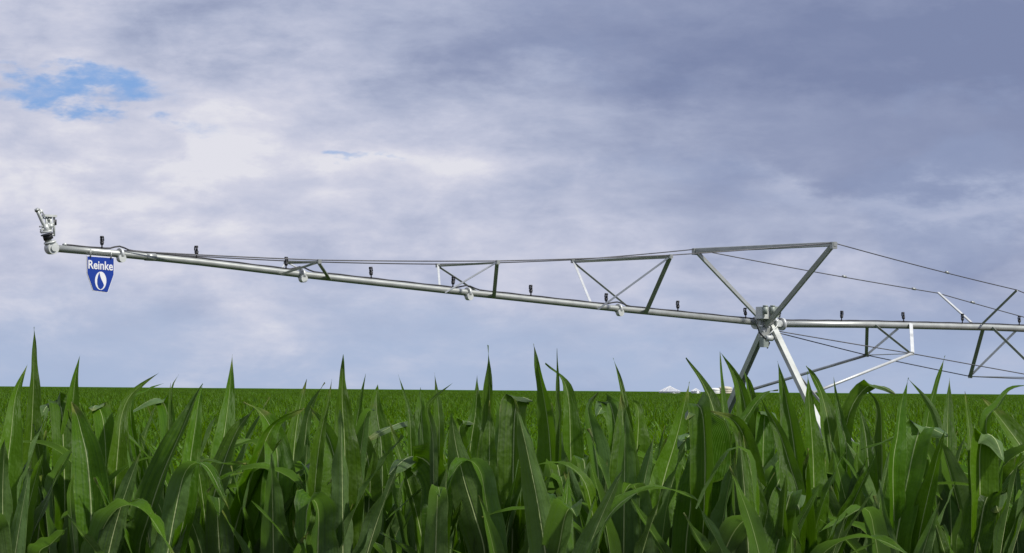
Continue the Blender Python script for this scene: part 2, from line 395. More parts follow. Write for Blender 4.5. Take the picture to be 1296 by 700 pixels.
# --- front plants: (label, stalk pixel x, row, leaves); leaf = (points from low to tip in photo pixels, blade width px, underside toward us)
HERO = [
 ("front corn plant at the far left edge, broad blade with a tip on the skyline", 6, 0, [([(2, 700), (6, 620), (14, 550), (20, 500), (35, 461)], 33, 0)]),
 ("corn plant whose single narrow blade stands highest over the horizon at the left", 36, 1, [([(18, 690), (30, 640), (38, 570), (42, 500), (43, 450), (43, 414)], 27, 0), ([(46, 700), (53, 640), (58, 590), (58, 545)], 30, 0)]),
 ("corn plant with a folded leaf and a sickle tip, left of below the blue sign", 82, 1, [([(80, 640), (88, 560), (92, 510), (95, 480), (101, 450)], 22, 0), ([(82, 640), (80, 560), (78, 520), (72, 509), (60, 513), (52, 527)], 30, 0), ([(66, 620), (74, 600), (84, 580), (101, 558)], 14, 1)]),
 ("front corn plant with a broad dark blade below the blue sign, its tip curling left", 112, 0, [([(115, 705), (115, 640), (110, 580), (103, 548), (97, 525), (90, 508)], 40, 0), ([(90, 650), (89, 620), (94, 598)], 9, 1), ([(50, 705), (65, 688), (85, 668)], 22, 1)]),
 ("corn plant with a long thin tip whipping right over the skyline, below the sign", 140, 1, [([(132, 650), (134, 580), (130, 530), (122, 513), (116, 520)], 22, 0), ([(138, 700), (145, 620), (150, 560), (153, 530), (162, 505), (178, 488), (201, 472)], 27, 0)]),
 ("corn plant with a small arched leaf and a short forked tip at the skyline", 210, 2, [([(208, 600), (215, 560), (212, 525), (204, 506), (190, 506), (160, 526)], 18, 0), ([(214, 560), (216, 520), (218, 490), (226, 474)], 7, 0), ([(213, 560), (214, 510), (216, 484)], 5, 0), ([(165, 520), (185, 495), (207, 485)], 8, 0)]),
 ("front corn plant with a broad diagonal blade leaning right, paler lower half", 200, 0, [([(176, 705), (188, 655), (206, 600), (230, 545), (246, 507), (257, 486)], 33, 0), ([(236, 640), (240, 590), (247, 540), (252, 505), (256, 490)], 19, 0)]),
 ("corn plant with a pale grey drooping leaf and a tall spear-like blade above it", 262, 1, [([(258, 690), (254, 650), (252, 620), (256, 592), (250, 580), (238, 579)], 27, 1), ([(272, 650), (278, 590), (285, 540), (290, 500), (294, 449)], 25, 0)]),
 ("front corn plant with two wide blades leaning to the right, one thin tip lying flat", 282, 0, [([(258, 705), (268, 640), (282, 590), (300, 545), (322, 516)], 38, 0), ([(290, 705), (300, 660), (316, 610), (333, 565), (350, 535), (385, 516)], 32, 0)]),
 ("front corn plant with a wide blade whose dark tip bends over to the left", 350, 0, [([(350, 705), (350, 640), (352, 590), (345, 548), (330, 522), (308, 508)], 37, 0)]),
 ("corn plant with one dark and one pale blade, tips leaning right side by side", 372, 1, [([(366, 680), (370, 600), (374, 550), (380, 512), (388, 480)], 29, 0), ([(376, 690), (382, 620), (386, 560), (392, 520), (411, 484)], 21, 1)]),
 ("front corn plant with a blade bent back left across a straight narrow one", 410, 0, [([(398, 640), (402, 580), (408, 540), (415, 510), (420, 480)], 15, 0), ([(408, 705), (418, 650), (426, 600), (418, 560), (405, 535), (392, 513)], 35, 0)]),
 ("front corn plant with one straight wide blade ending in a tall needle tip", 436, 0, [([(434, 705), (436, 620), (436, 560), (433, 505), (434, 449)], 38, 0)]),
 ("corn plant with a wavy-edged blade whose tip points left and a slim one leaning right", 458, 1, [([(440, 640), (446, 580), (452, 530), (463, 473)], 15, 0), ([(460, 705), (466, 650), (468, 600), (460, 560), (445, 545), (427, 528)], 30, 0), ([(455, 600), (460, 545), (465, 522), (474, 520)], 17, 1)]),
 ("corn plant with a short dark upright blade beside a pale folded one, left of centre", 482, 2, [([(484, 620), (482, 560), (476, 515), (478, 486)], 26, 0)]),
 ("corn plant with a long pale leaf arching over to the left near the centre", 528, 1, [([(535, 640), (536, 580), (529, 544), (515, 534), (495, 540), (459, 560)], 26, 0), ([(520, 560), (517, 520), (510, 495), (504, 474)], 9, 0), ([(540, 640), (536, 570), (533, 520), (532, 490)], 21, 0)]),
 ("front corn plant whose folded leaf drops a thin pale tip to the left, centre left", 552, 0, [([(556, 560), (555, 520), (553, 500), (550, 472)], 14, 0), ([(548, 560), (541, 520), (548, 505), (574, 484)], 9, 1), ([(552, 705), (556, 650), (553, 610), (541, 585), (518, 578), (490, 602)], 36, 0)]),
 ("corn plant with slim upright blades and a small fold, beside the tallest centre blade", 592, 2, [([(590, 620), (596, 560), (602, 520), (604, 475)], 23, 0), ([(596, 620), (586, 565), (581, 543), (590, 533), (602, 537)], 15, 0)]),
 ("front corn plant showing a grey leaf underside with a bright white midrib slanting right", 612, 0, [([(614, 705), (602, 655), (588, 609), (577, 563), (571, 522)], 36, 1)]),
 ("corn plant at the centre with a tall spear blade, a pale folded leaf beside it", 622, 1, [([(622, 705), (624, 640), (622, 570), (620, 510), (618, 437)], 31, 0), ([(630, 610), (635, 550), (633, 517), (624, 502)], 19, 1)]),
 ("front corn plant with a wide strap leaf folded at the top like a hairpin", 648, 0, [([(648, 705), (649, 640), (650, 570), (652, 522), (658, 503), (674, 507)], 32, 0)]),
 ("corn plant with a grey underside and a long leaf crossing up to the right", 688, 1, [([(692, 665), (682, 632), (674, 600), (665, 534)], 20, 1), ([(685, 705), (693, 668), (715, 640), (745, 615), (778, 590)], 24, 0)]),
 ("corn plant with a tall white-ribbed blade hooked left at the tip, right of centre", 700, 1, [([(698, 670), (698, 600), (694, 540), (686, 490), (679, 455), (675, 435)], 28, 0), ([(708, 560), (707, 500), (705, 441)], 7, 0)]),
 ("corn plant whose dark blade hooks left with a thin whip tip over the skyline", 725, 2, [([(724, 650), (722, 570), (720, 510), (712, 480), (690, 460)], 25, 0), ([(765, 705), (745, 670), (720, 630), (703, 602), (685, 587), (666, 585)], 23, 1), ([(740, 640), (735, 599), (750, 588), (766, 580), (780, 583)], 12, 1)]),
 ("corn plant with an upright grey-green underside and a tattered pale tip", 758, 1, [([(763, 680), (757, 600), (750, 550), (744, 515), (757, 496)], 29, 1)]),
 ("short front corn plant with a pale rounded leaf end at the bottom of the view", 706, -1, [([(704, 720), (709, 685), (715, 655), (722, 643), (730, 655)], 30, 1)]),
 ("corn plant with a squared folded leaf and a pale slanting tip over the skyline", 784, 2, [([(778, 640), (780, 560), (775, 520), (768, 508), (755, 527)], 27, 0), ([(795, 600), (793, 540), (787, 492), (776, 453)], 11, 0), ([(800, 640), (806, 570), (808, 520), (800, 507)], 24, 0)]),
 ("front corn plant with one smooth upright bright green blade right of centre", 790, 0, [([(790, 705), (792, 640), (790, 570), (788, 530), (786, 498)], 36, 0)]),
 ("front corn plant with one long clean blade slanting up to the right toward the bins", 825, 0, [([(818, 705), (830, 650), (842, 600), (858, 547), (873, 483)], 33, 0)]),
 ("front corn plant with big folded leaves, pale tip pointing left, before the tower", 886, 0, [([(892, 705), (897, 640), (897, 590), (892, 556), (882, 544), (858, 566)], 44, 0), ([(868, 705), (874, 640), (880, 580), (885, 550)], 30, 0), ([(892, 620), (892, 560), (888, 520), (878, 512), (868, 532)], 26, 0), ([(893, 715), (895, 680), (895, 651)], 13, 0)]),
 ("corn plant left of the tower's left leg, slim blade bent toward upper left", 914, 1, [([(915, 620), (910, 560), (902, 515), (888, 482), (868, 453)], 22, 0), ([(918, 560), (914, 500), (911, 445)], 9, 0)]),
 ("front corn plant with a leaf arching left, standing before the tower's left leg", 955, 0, [([(957, 705), (955, 650), (951, 600), (943, 557), (928, 532), (897, 519)], 32, 0), ([(930, 690), (930, 640), (930, 580)], 11, 1)]),
 ("corn plant overlapping the tower's left leg, dark tip bent toward upper left", 946, 1, [([(948, 600), (946, 540), (940, 500), (929, 472), (912, 446)], 22, 0), ([(952, 600), (954, 540), (950, 495), (941, 468)], 19, 0), ([(935, 560), (950, 520), (970, 497), (985, 494)], 14, 0), ([(964, 640), (966, 560), (970, 520), (985, 535)], 22, 0)]),
 ("front corn plant between the tower legs with a pointed blade curving right at its base", 1008, 0, [([(1018, 690), (1010, 610), (1003, 550), (994, 500), (984, 457)], 33, 0), ([(1012, 640), (1000, 590), (985, 545), (962, 503)], 18, 0)]),
 ("short front corn plant with a pale triangular folded tip, under the tower", 984, -1, [([(980, 715), (988, 675), (996, 640), (1003, 622), (1012, 645)], 34, 0)]),
 ("front corn plant with one straight dark blade directly before the tower's right leg", 1030, 0, [([(1030, 700), (1030, 620), (1028, 560), (1024, 510), (1022, 470)], 30, 0)]),
 ("corn plant right of the tower's right leg, its blade curving left, white-ribbed", 1062, 1, [([(1058, 640), (1053, 570), (1044, 515), (1034, 485), (1020, 464)], 25, 0), ([(1072, 580), (1066, 540), (1060, 510), (1055, 477)], 13, 0), ([(1087, 700), (1076, 655), (1065, 612), (1052, 560)], 28, 1)]),
 ("corn plant with a strap leaf arching over to the right below the first truss frame", 1088, 1, [([(1055, 620), (1064, 580), (1076, 520), (1098, 489), (1118, 490), (1134, 499)], 19, 0), ([(1108, 680), (1098, 630), (1085, 590), (1072, 560)], 25, 1)]),
 ("corn plant with a long leaf bending left at the skyline, under the first truss frame", 1114, 2, [([(1112, 700), (1116, 620), (1116, 560), (1112, 510), (1090, 489)], 20, 0), ([(1100, 600), (1095, 550), (1088, 515)], 18, 0)]),
 ("front corn plant with a big bright folded leaf and a dark pointed tip behind it", 1140, 0, [([(1130, 600), (1136, 550), (1141, 510), (1150, 478)], 24, 0), ([(1132, 705), (1140, 650), (1150, 600), (1160, 556), (1170, 540), (1200, 552)], 40, 0)]),
 ("corn plant with a lone sickle tip standing free above the skyline at the right", 1186, 2, [([(1168, 600), (1174, 530), (1186, 482), (1196, 450)], 13, 0), ([(1198, 620), (1199, 550), (1200, 510), (1202, 478)], 18, 0), ([(1192, 570), (1185, 530), (1172, 505), (1150, 480)], 10, 1)]),
 ("corn plant with a grey white-ribbed underside and a thin pale leaf lying flat", 1212, 1, [([(1226, 695), (1213, 640), (1200, 590), (1188, 552)], 31, 1), ([(1110, 665), (1130, 645), (1152, 622), (1188, 613), (1240, 618), (1262, 640)], 12, 1)]),
 ("front corn plant near the right edge with a wide folded leaf, pale tip hanging right", 1240, 0, [([(1230, 620), (1228, 560), (1224, 520), (1221, 495)], 11, 0), ([(1240, 690), (1240, 620), (1240, 572), (1247, 550), (1260, 556), (1271, 586)], 35, 0), ([(1232, 715), (1240, 670), (1247, 635), (1256, 624), (1264, 650)], 38, 0)]),
 ("corn plant at the right edge with a dark wide blade slanting up to the left", 1296, 1, [([(1318, 640), (1300, 580), (1270, 535), (1242, 502)], 30, 0), ([(1248, 545), (1262, 515), (1280, 493), (1312, 486)], 11, 0), ([(1240, 710), (1255, 645), (1277, 602), (1312, 570)], 38, 0)]),
]
ROWZ = {-1: 8.35, 0: 8.95, 1: 9.65, 2: 10.35}
HGROUP = 'tall corn plants along the near edge of the field'
def hero_plants():
    rr = random.Random(11)
    for li, (label, sx, row, leaves) in enumerate(HERO):
        Y = ROWZ[row] + rr.uniform(-.12, .12)
        base = at(sx, 495, Y); base.z = ground_h(base.x, Y)
        root = empty('corn_plant', base, label, 'corn plant', HGROUP)
        if label.startswith('corn plant whose single') or True:
            pass
        zw = 1.62 + rr.uniform(-.05, .05)
        stalk_mb(zw).build('stalk', STALK, root, True, org=Vector())
        for k_, (pp, w, under) in enumerate(leaves):
            side = -1 if under else 1
            n = len(pp); pts = []
            lean = rr.uniform(.08, .24)
            for i, (x, y) in enumerate(pp):
                t = i / (n - 1)
                d_ = Y + side * (.03 + lean * t) + (-.10 * k_ if not under else .0) * .4
                # after the highest point the blade comes over toward the viewer side
                pts.append(at(x, y, d_))
            top = max(range(n), key=lambda i: pts[i].z)
            for i in range(top + 1, n):
                q = pts[i]; yy = pts[top].y - .10 * (i - top) / max(1, n - 1 - top)
                x, y = pp[i]; pts[i] = at(x, y, yy)
            # run the blade down to its node on the stalk
            low = pts[0]; node_z = min(low.z - .12, 1.50 + .05 * (k_ % 3))
            node = Vector((base.x, Y + side * .012, node_z))
            mid = low.lerp(node, .55); mid.z = (low.z + node.z) / 2
            allp = [node, mid] + pts if (low - node).length > .12 else [node] + pts
            cv = catmull(allp)
            tot = cv.length; f0 = (tot - sum((pts[i + 1] - pts[i]).length for i in range(n - 1))) / tot
            wm = w * Y / F * 1.22; acum = pp[-1][1] < 482 and n >= 4 and abs(pp[-1][0] - pp[-2][0]) < 30
            phi = R(rr.choice([-1, 1]) * rr.uniform(14, 32))
            if under: wd = Vector((-math.cos(phi), -math.sin(phi), 0))
            else: wd = Vector((math.cos(phi), math.sin(phi), 0))
            pk = min(.6, max(.38, f0 + .10))
            ft = None
            if top < n - 1: ft = f0 + (1 - f0) * sum((pts[i + 1] - pts[i]).length for i in range(top)) / sum((pts[i + 1] - pts[i]).length for i in range(n - 1)) - .03
            def prof(t, pk=pk, acum=acum, ft=ft):
                if ft and ft > pk and t > ft: return max(0.0, 1 - (t - ft) / (1 - ft)) ** .75 * .94
                if ft and t > pk: return 1.0 - .06 * (t - pk) / max(.01, ft - pk) if ft > pk else max(0.0, 1 - (t - pk) / (1 - pk)) ** .8
                a = .40 + .60 * min(1, t / pk) ** .9 if t < pk else 1.0
                q = min(pk + .12, .72)
                if t < q: return a
                x = (t - q) / (1 - q)
                return a * (max(0.0, 1 - x) ** 1.12 * (1 + .25 * x) if acum else max(0.0, 1 - x ** 1.35))
            V, Fc, UV = ribbon(cv, wm, wd, 40, 4, rr.uniform(.25, .75), rr.uniform(.03, .09), rr.random(), prof=prof, turn=rr.uniform(-.25, .25))
            V = [v - base for v in V]
            link('leaf', mesh_from('leaf', V, Fc, UV, LEAF), None, root)
        # lower leaves, short of the traced ones
        lv, _ = plant_leaves(rr, zw + .60, 20, 3, 6, .088)
        for (V, Fc, UV) in lv[3:]:
            link('leaf', mesh_from('leaf', V, Fc, UV, LEAF), None, root)
        for k_ in range(7):
            if k_ < 2: V, Fc, UV = gen_leaf(rr, rr.uniform(1.52, 1.66), rr.uniform(.66, .82), R(rr.uniform(6, 18)), R(rr.uniform(85, 150)), rr.uniform(.6, .8), rr.choice([.14, .3, .7]), rr.uniform(0, 6.283), rr.uniform(.070, .098), 30, 3)
            else: V, Fc, UV = gen_leaf(rr, rr.uniform(1.26, 1.54), rr.uniform(.66, .82), R(rr.uniform(2, 9)), R(rr.uniform(4, 32)), rr.uniform(.5, .8), .6, rr.uniform(0, 6.283), rr.uniform(.070, .102), 30, 3)
            link('leaf', mesh_from('leaf', V, Fc, UV, LEAF), None, root)
hero_plants()

def copy_tree(o, parent=None):
    c_ = o.copy(); C.objects.link(c_)
    if parent: c_.parent = parent
    for ch in list(o.children): copy_tree(ch, c_)
    return c_
def near_rows():
    rr = random.Random(23); protos = []
    for k_ in range(9):
        H = 2.20 + rr.uniform(-.14, .10)
        root = empty('corn_plant', (0, 0, 0), None, 'corn plant', 'corn plants crowded in the rows behind the front ones')
        lv, zw = plant_leaves(rr, H, 20, 2, 11, .088)
        stalk_mb(zw).build('stalk', STALK, root, True, org=Vector())
        for (V, Fc, UV) in lv: link('leaf', mesh_from('leaf', V, Fc, UV, LEAF), None, root)
        protos.append(root)
    used = [False] * len(protos); cnt = 0; limit = 255
    y = 9.3
    row = 0
    while cnt < limit:
        hw = y * .172 + .25; x = -hw + rr.uniform(0, .17)
        while x < hw and cnt < limit:
            k_ = rr.randrange(len(protos)); p = protos[k_]
            if used[k_]: o = copy_tree(p)
            else: o = p; used[k_] = True
            yy = y + rr.uniform(-.05, .05)
            o.location = (x, yy, ground_h(x, yy)); o.rotation_euler = (rr.uniform(-.05, .05), rr.uniform(-.05, .05), rr.uniform(0, 6.283))
            s = rr.uniform(.92, 1.05) * (1.03 if row < 2 else 1.055 if row < 5 else 1); o.scale = (s, s, s)
            o['label'] = 'one of many medium corn plants crowded in the rows just behind the front plants'
            o['category'] = 'corn plant'; cnt += 1
            x += .175 * rr.uniform(.8, 1.25) * (1.9 if row < 2 else 1)
        y += .72; row += 1
    return y
Y_NEXT = near_rows()

# ------------------------------------------------------------------ the rest of the field: one mass
def far_proto(seed, n, across, H, nleaf):
    rr = random.Random(seed); V, Fc, UV = [], [], []
    lv, zw = plant_leaves(rr, H, n, across, nleaf, .085)
    for (v, f, u) in lv:
        b = len(V); V += v; Fc += [tuple(i + b for i in q) for q in f]; UV += u
    return V, Fc, UV
def field():
    rr = random.Random(5)
    colA = bpy.data.collections.new('corn_shapes_near'); colB = bpy.data.collections.new('corn_shapes_far')
    base = []
    for k_ in range(10):
        V, Fc, UV = far_proto(100 + k_, 11, 1, 2.08 + rr.uniform(-.10, .12), 8); base.append((V, Fc, UV))
        colA.objects.link(bpy.data.objects.new('corn_shape_%02d' % k_, mesh_from('corn_shape', V, Fc, UV, LEAF_FAR)))
    lite = []
    for k_ in range(6):
        V, Fc, UV = far_proto(200 + k_, 5, 1, 2.06 + rr.uniform(-.22, .24), 7); lite.append((V, Fc, UV))
    for k_ in range(5):
        V, Fc, UV = [], [], []
        for iy in range(4):
            for ix in range(17):
                v, f, u = lite[rr.randrange(6)]; a = rr.uniform(0, 6.28); ca, sa = math.cos(a), math.sin(a); s = rr.uniform(.9, 1.07)
                ox, oy = (ix - 8) * .176 + rr.uniform(-.03, .03), (iy - 1.5) * .75 + rr.uniform(-.06, .06); b = len(V)
                V += [Vector(((p.x * ca - p.y * sa) * s + ox, (p.x * sa + p.y * ca) * s + oy, p.z * s)) for p in v]
                Fc += [tuple(i + b for i in q) for q in f]; UV += u
        colB.objects.link(bpy.data.objects.new('corn_patch_%02d' % k_, mesh_from('corn_patch', V, Fc, UV, LEAF_FAR)))
    def scatter(name, pts, col, label):
        me = bpy.data.meshes.new(name); me.from_pydata([p[0] for p in pts], [], [])
        a = me.attributes.new('rotz', 'FLOAT', 'POINT'); a.data.foreach_set('value', [p[1] for p in pts])
        a = me.attributes.new('sc', 'FLOAT', 'POINT'); a.data.foreach_set('value', [p[2] for p in pts])
        a = me.attributes.new('pick', 'INT', 'POINT'); a.data.foreach_set('value', [p[3] for p in pts])
        o = link(name, me); me.materials.append(LEAF_FAR)
        tag(o, label, 'corn field', None, 'stuff')
        g = bpy.data.node_groups.new(name, 'GeometryNodeTree'); N = g.nodes; L = g.links
        g.interface.new_socket('Geometry', in_out='INPUT', socket_type='NodeSocketGeometry'); g.interface.new_socket('Geometry', in_out='OUTPUT', socket_type='NodeSocketGeometry')
        gi = N.new('NodeGroupInput'); go = N.new('NodeGroupOutput')
        ci = N.new('GeometryNodeCollectionInfo'); ci.inputs['Collection'].default_value = col; ci.inputs['Separate Children'].default_value = True; ci.inputs['Reset Children'].default_value = True
        ip = N.new('GeometryNodeInstanceOnPoints'); ip.inputs['Pick Instance'].default_value = True
        L.new(gi.outputs[0], ip.inputs['Points']); L.new(ci.outputs[0], ip.inputs['Instance'])
        def att(nm, dt):
            n = N.new('GeometryNodeInputNamedAttribute'); n.data_type = dt; n.inputs[0].default_value = nm
            return n.outputs[0]
        cx = N.new('ShaderNodeCombineXYZ'); L.new(att('rotz', 'FLOAT'), cx.inputs[2])
        er = N.new('FunctionNodeEulerToRotation'); L.new(cx.outputs[0], er.inputs[0]); L.new(er.outputs[0], ip.inputs['Rotation'])
        cs = N.new('ShaderNodeCombineXYZ'); s_ = att('sc', 'FLOAT')
        for i in range(3): L.new(s_, cs.inputs[i])
        L.new(cs.outputs[0], ip.inputs['Scale']); L.new(att('pick', 'INT'), ip.inputs['Instance Index'])
        L.new(ip.outputs[0], go.inputs[0])
        md = o.modifiers.new('scatter', 'NODES'); md.node_group = g
        return o
    pts = []; y = Y_NEXT
    while y < 125:
        hw = y * .175 + 1.2; x = -hw
        while x < hw:
            u = noise.noise(Vector((x * .12, y * .05, 0)))
            pts.append(((x, y + rr.uniform(-.06, .06), ground_h(x, y)), rr.uniform(0, 6.283), rr.uniform(.90, 1.06) + .05 * u, rr.randrange(10)))
            x += .175 * rr.uniform(.8, 1.25)
        y += .75
    scatter('corn_field', pts, colA, 'the wide field of corn running from the front rows back toward the skyline')
    pts = []; y = 126.6
    while y < 1090:
        hw = y * .178 + 6; x = -hw + rr.uniform(0, 2.9)
        while x < hw:
            u = noise.noise(Vector((x * .03, y * .012, 3)))
            pts.append(((x, y, ground_h(x, y)), math.pi * rr.randrange(2) + rr.uniform(-.03, .03), rr.uniform(.96, 1.05) + .04 * u, rr.randrange(5)))
            x += 2.98
        y += 2.98
    scatter('corn_field', pts, colB, 'far half of the corn field meeting the sky in a level line')
    # beyond: rolling canopy top
    ys = [1075 + 14 * i for i in range(37)] + [1580 + 200 * i for i in range(12)]; nx = 120
    v = []; f = []
    for y in ys:
        for i in range(nx + 1):
            x = (i / nx - .5) * (y * .42 + 40); v.append((x, y, ground_h(x, y) + 1.90 + .09 * noise.noise(Vector((x * .3, y * .2, 0)))))
    m = nx + 1
    for j in range(len(ys) - 1):
        for i in range(nx): a = j * m + i; f.append((a, a + 1, a + m + 1, a + m))
    me = bpy.data.meshes.new('distant_corn_canopy'); me.from_pydata(v, [], f); me.update()
    o = link('distant_corn_canopy', me, CANOPY); tag(o, 'farthest corn forming the thin green line under the sky', 'corn field', None, 'stuff')
field()

# ------------------------------------------------------------------ the pivot machine
YT = 74.5
PT = at(965, 409, YT)
u = Vector((1.113, 1, 0)).normalized(); v_ = Vector((u.y, -u.x, 0)); ZUP = Vector((0, 0, 1))
def pt(x, y, q=0.0):
    d = ray(x, y); k_ = (q - (EYE - PT).dot(v_)) / d.dot(v_); return EYE + d * k_
def half_width(far, near):
    lo, hi = .02, 4.0
    for _ in range(60):
        w = (lo + hi) / 2
        s = (pt(*near, w) - PT).dot(u) - (pt(*far, -w) - PT).dot(u)
        if s > 0: lo = w
        else: hi = w
    return (lo + hi) / 2
GZ = ground_h(0, YT)
root = empty('irrigation_machine', Vector((PT.x, PT.y, GZ)), 'long galvanised centre pivot irrigation machine spanning the corn on a splayed tower', 'irrigation machine')
def part(name, mb, mat, parent=root, smooth=False, label=None):
    o = mb.build(name, mat, parent, smooth)
    if label: o['label'] = label
    return o
PIPE = [(65, 314), (152, 321.5), (250, 331.5), (382, 347.5), (592, 370.5), (783, 391), (965, 409)]
pp = [pt(x, y) for x, y in PIPE]
def pipe_at(x):
    P = PIPE if x <= 965 else RP
    for (a, b) in zip(P, P[1:]):
        if a[0] <= x <= b[0]: return pt(x, a[1] + (b[1] - a[1]) * (x - a[0]) / (b[0] - a[0]))
    return pt(x, P[-1][1] + (x - P[-1][0]) * .02)
rp0 = [(975, 410), (1100, 411.0), (1250, 414.5), (1296, 416.3), (1420, 422), (1560, 431)]
RP = rp0
R1, R2 = .073, .084
part('overhang_pipe', MB().path([p for p in pp], R1, 20), GALV, smooth=True)
part('span_pipe', MB().path([pt(x, y) for x, y in RP], R2, 20), GALV, smooth=True)
# joints on the overhang: a pair of flanges with a round drain boss beneath
for (x, y) in PIPE[1:2] + PIPE[3:6]:
    c0 = pt(x, y); f = part('joint_flange', MB().tube(c0 - u * .03, c0 + u * .03, R1 + .045, 18), GALV_L, smooth=True)
    b = MB()
    for k_ in range(8):
        a = k_ * math.pi / 4; o_ = (ZUP * math.cos(a) + v_ * math.sin(a)) * (R1 + .025); b.tube(c0 + o_ - u * .05, c0 + o_ + u * .05, .009, 6)
    b.build('bolt', GALV, f)
    c1 = c0 - ZUP * .085 + v_ * .05
    MB().tube(c1 - v_ * .06, c1 + v_ * .05, .085, 18).build('drain_boss', PLAST, f, True)
for x in (190, ):
    c0 = pipe_at(x); part('pipe_sleeve', MB().tube(c0 - u * .12, c0 + u * .12, R1 + .006, 18), GALV, smooth=True)
# power cable lying on the pipe
def cable_on_pipe(xs, rad, off):
    pts = []
    for x in xs:
        c0 = pipe_at(x); bump = 0
        for (jx, _) in PIPE[1:2] + PIPE[3:6]:
            if abs(x - jx) < 16: bump = .07 * (1 + math.cos(math.pi * (x - jx) / 16)) / 2
        pts.append(c0 + ZUP * (rad + off + bump + .004 * math.sin(x * .9)) - v_ * .02)
    return pts
part('power_cable', MB().path(cable_on_pipe(range(80, 962, 6), R1, .016), .017, 6), BLACK, smooth=True)
part('power_cable', MB().path(cable_on_pipe(range(986, 1500, 9), R2, .016), .017, 6), BLACK, smooth=True)
# sprinklers
spr = None
def sprinkler(c0, r):
    global spr
    if spr is None:
        o = bpy.data.objects.new('sprinkler', None); C.objects.link(o); o.parent = root
        b = MB(); b.tube(Vector((0, 0, 0)), Vector((0, 0, .07)), .013, 8); b.tube(Vector((0, 0, .07)), Vector((0, 0, .125)), .026, 10, .036); b.tube(Vector((0, 0, .1255)), Vector((0, 0, .15)), .036, 10, .022)
        b.build('nozzle_body', BLACK, o, True, org=Vector())
        b = MB(); b.tube(Vector((0, 0, .1505)), Vector((0, 0, .185)), .012, 8)
        for a in (0, 2.1, 4.2): b.tube(Vector((.028 * math.cos(a), .028 * math.sin(a), .145)), Vector((.024 * math.cos(a), .024 * math.sin(a), .20)), .012, 5)
        b.tube(Vector((0, 0, .20)), Vector((0, 0, .235)), .036, 10, .030)
        b.build('deflector_plate', BLACK, o, True, org=Vector()); spr = o
    else:
        o = spr.copy(); C.objects.link(o)
        for ch in spr.children: d = ch.copy(); C.objects.link(d); d.parent = o
    o.location = c0 + ZUP * r - root.location; o.scale = (1.25, 1.25, 1.1); o.rotation_euler = (random.uniform(-.09, .09), random.uniform(-.09, .09), random.uniform(0, 3))
for x in (129, 249, 362, 470, 573, 672, 767, 858, 944): sprinkler(pipe_at(x), R1)
for x in (985.5, 1065, 1144, 1218, 1290, 1358, 1422): sprinkler(pipe_at(x), R2)
# small valve near the pipe end
part('valve', MB().tube(pipe_at(82) + ZUP * R1, pipe_at(82) + ZUP * (R1 + .05), .035, 10, .028), PLAST, smooth=True)

UPL = (ZUP - v_ * .0 + u * .2).normalized()
def member(name, p, q, w, up, mat=GALV, label=None, shade=0):
    if shade:
        up = Vector((.35, -.62, .70)) if shade > 0 else Vector((-.35, -.82, -.45))
        t = (q - p).normalized(); a = up - t * up.dot(t)
        if a.length < .6 and shade > 0: up = Vector((-.25, -.9, .25)); a = up - t * up.dot(t)
        a.normalize()
        if a.cross(t).y < 0: p, q = q, p
    part(name, MB().angle(p, q, w, up), mat, label=label)
def trussframe(far, near, feet_far, feet_near, s, crossw, bright=(), up=True):
    """cross bar on two V's standing on the pipe; feet are pixel points where the legs meet the pipe"""
    w = half_width(far, near); A = pt(*far, -w); B = pt(*near, w)
    sgn = 1 if up else -1
    member('cross_bar', A - (B - A).normalized() * .03, B + (B - A).normalized() * .03, crossw, ZUP, shade=-1)
    for k_, (x, y, ww, br) in enumerate(feet_far):
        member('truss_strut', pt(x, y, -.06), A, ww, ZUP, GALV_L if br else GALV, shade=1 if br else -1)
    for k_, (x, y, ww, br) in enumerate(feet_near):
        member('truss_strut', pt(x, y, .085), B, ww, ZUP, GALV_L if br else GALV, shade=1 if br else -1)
    for P in (A, B): part('gusset_plate', MB().box(P + ZUP * .0, u, v_, ZUP, .05, .03, .045, .01), GALV)
    return A, B, w
T1 = trussframe((725, 330.5), (849, 324.5), [(747, 384, .062, 1), (798, 390, .052, 0)], [(818, 395, .10, 0), (757, 392, .045, 1)], .07, .07)
T2 = trussframe((554, 336), (630, 332), [(556, 364, .05, 1), (606, 370, .048, 0)], [(626, 375, .088, 0), (564, 371, .045, 1)], .07, .05)
T3 = trussframe((362, 332), (404, 331), [(354, 344, .03, 1), (390, 346, .035, 1)], [(418, 352, .085, 0), (355, 347, .05, 0)], .06, .055)
# the tower's upper frame
wt = half_width((880, 317), (1055, 309)); TA = pt(880, 317, -wt); TB = pt(1055, 309, wt)
d_ = (TB - TA).normalized()
part('top_cross_bar', MB().box((TA + TB) / 2, ZUP, v_, d_, .055, .05, (TB - TA).length / 2 + .06, .012), GALV)
for nm, P, foot, ww in (('upper_arm', TA, pt(958, 399, -.25), .082), ('upper_arm', TB, pt(970, 412, .20), .105)):
    o = part(nm, MB().prism(foot, P, [(ww / 2, -ww / 2), (ww / 2, ww / 2), (ww / 2 - .012, ww / 2), (ww / 2 - .012, -ww / 2 + .012), (-ww / 2 + .012, -ww / 2 + .012), (-ww / 2 + .012, ww / 2), (-ww / 2, ww / 2), (-ww / 2, -ww / 2)], ZUP * .6 + v_ * .3 + u), GALV)
for P in (TA, TB): part('gusset_plate', MB().box(P - ZUP * .03, u, v_, ZUP, .09, .05, .08, .015), GALV)
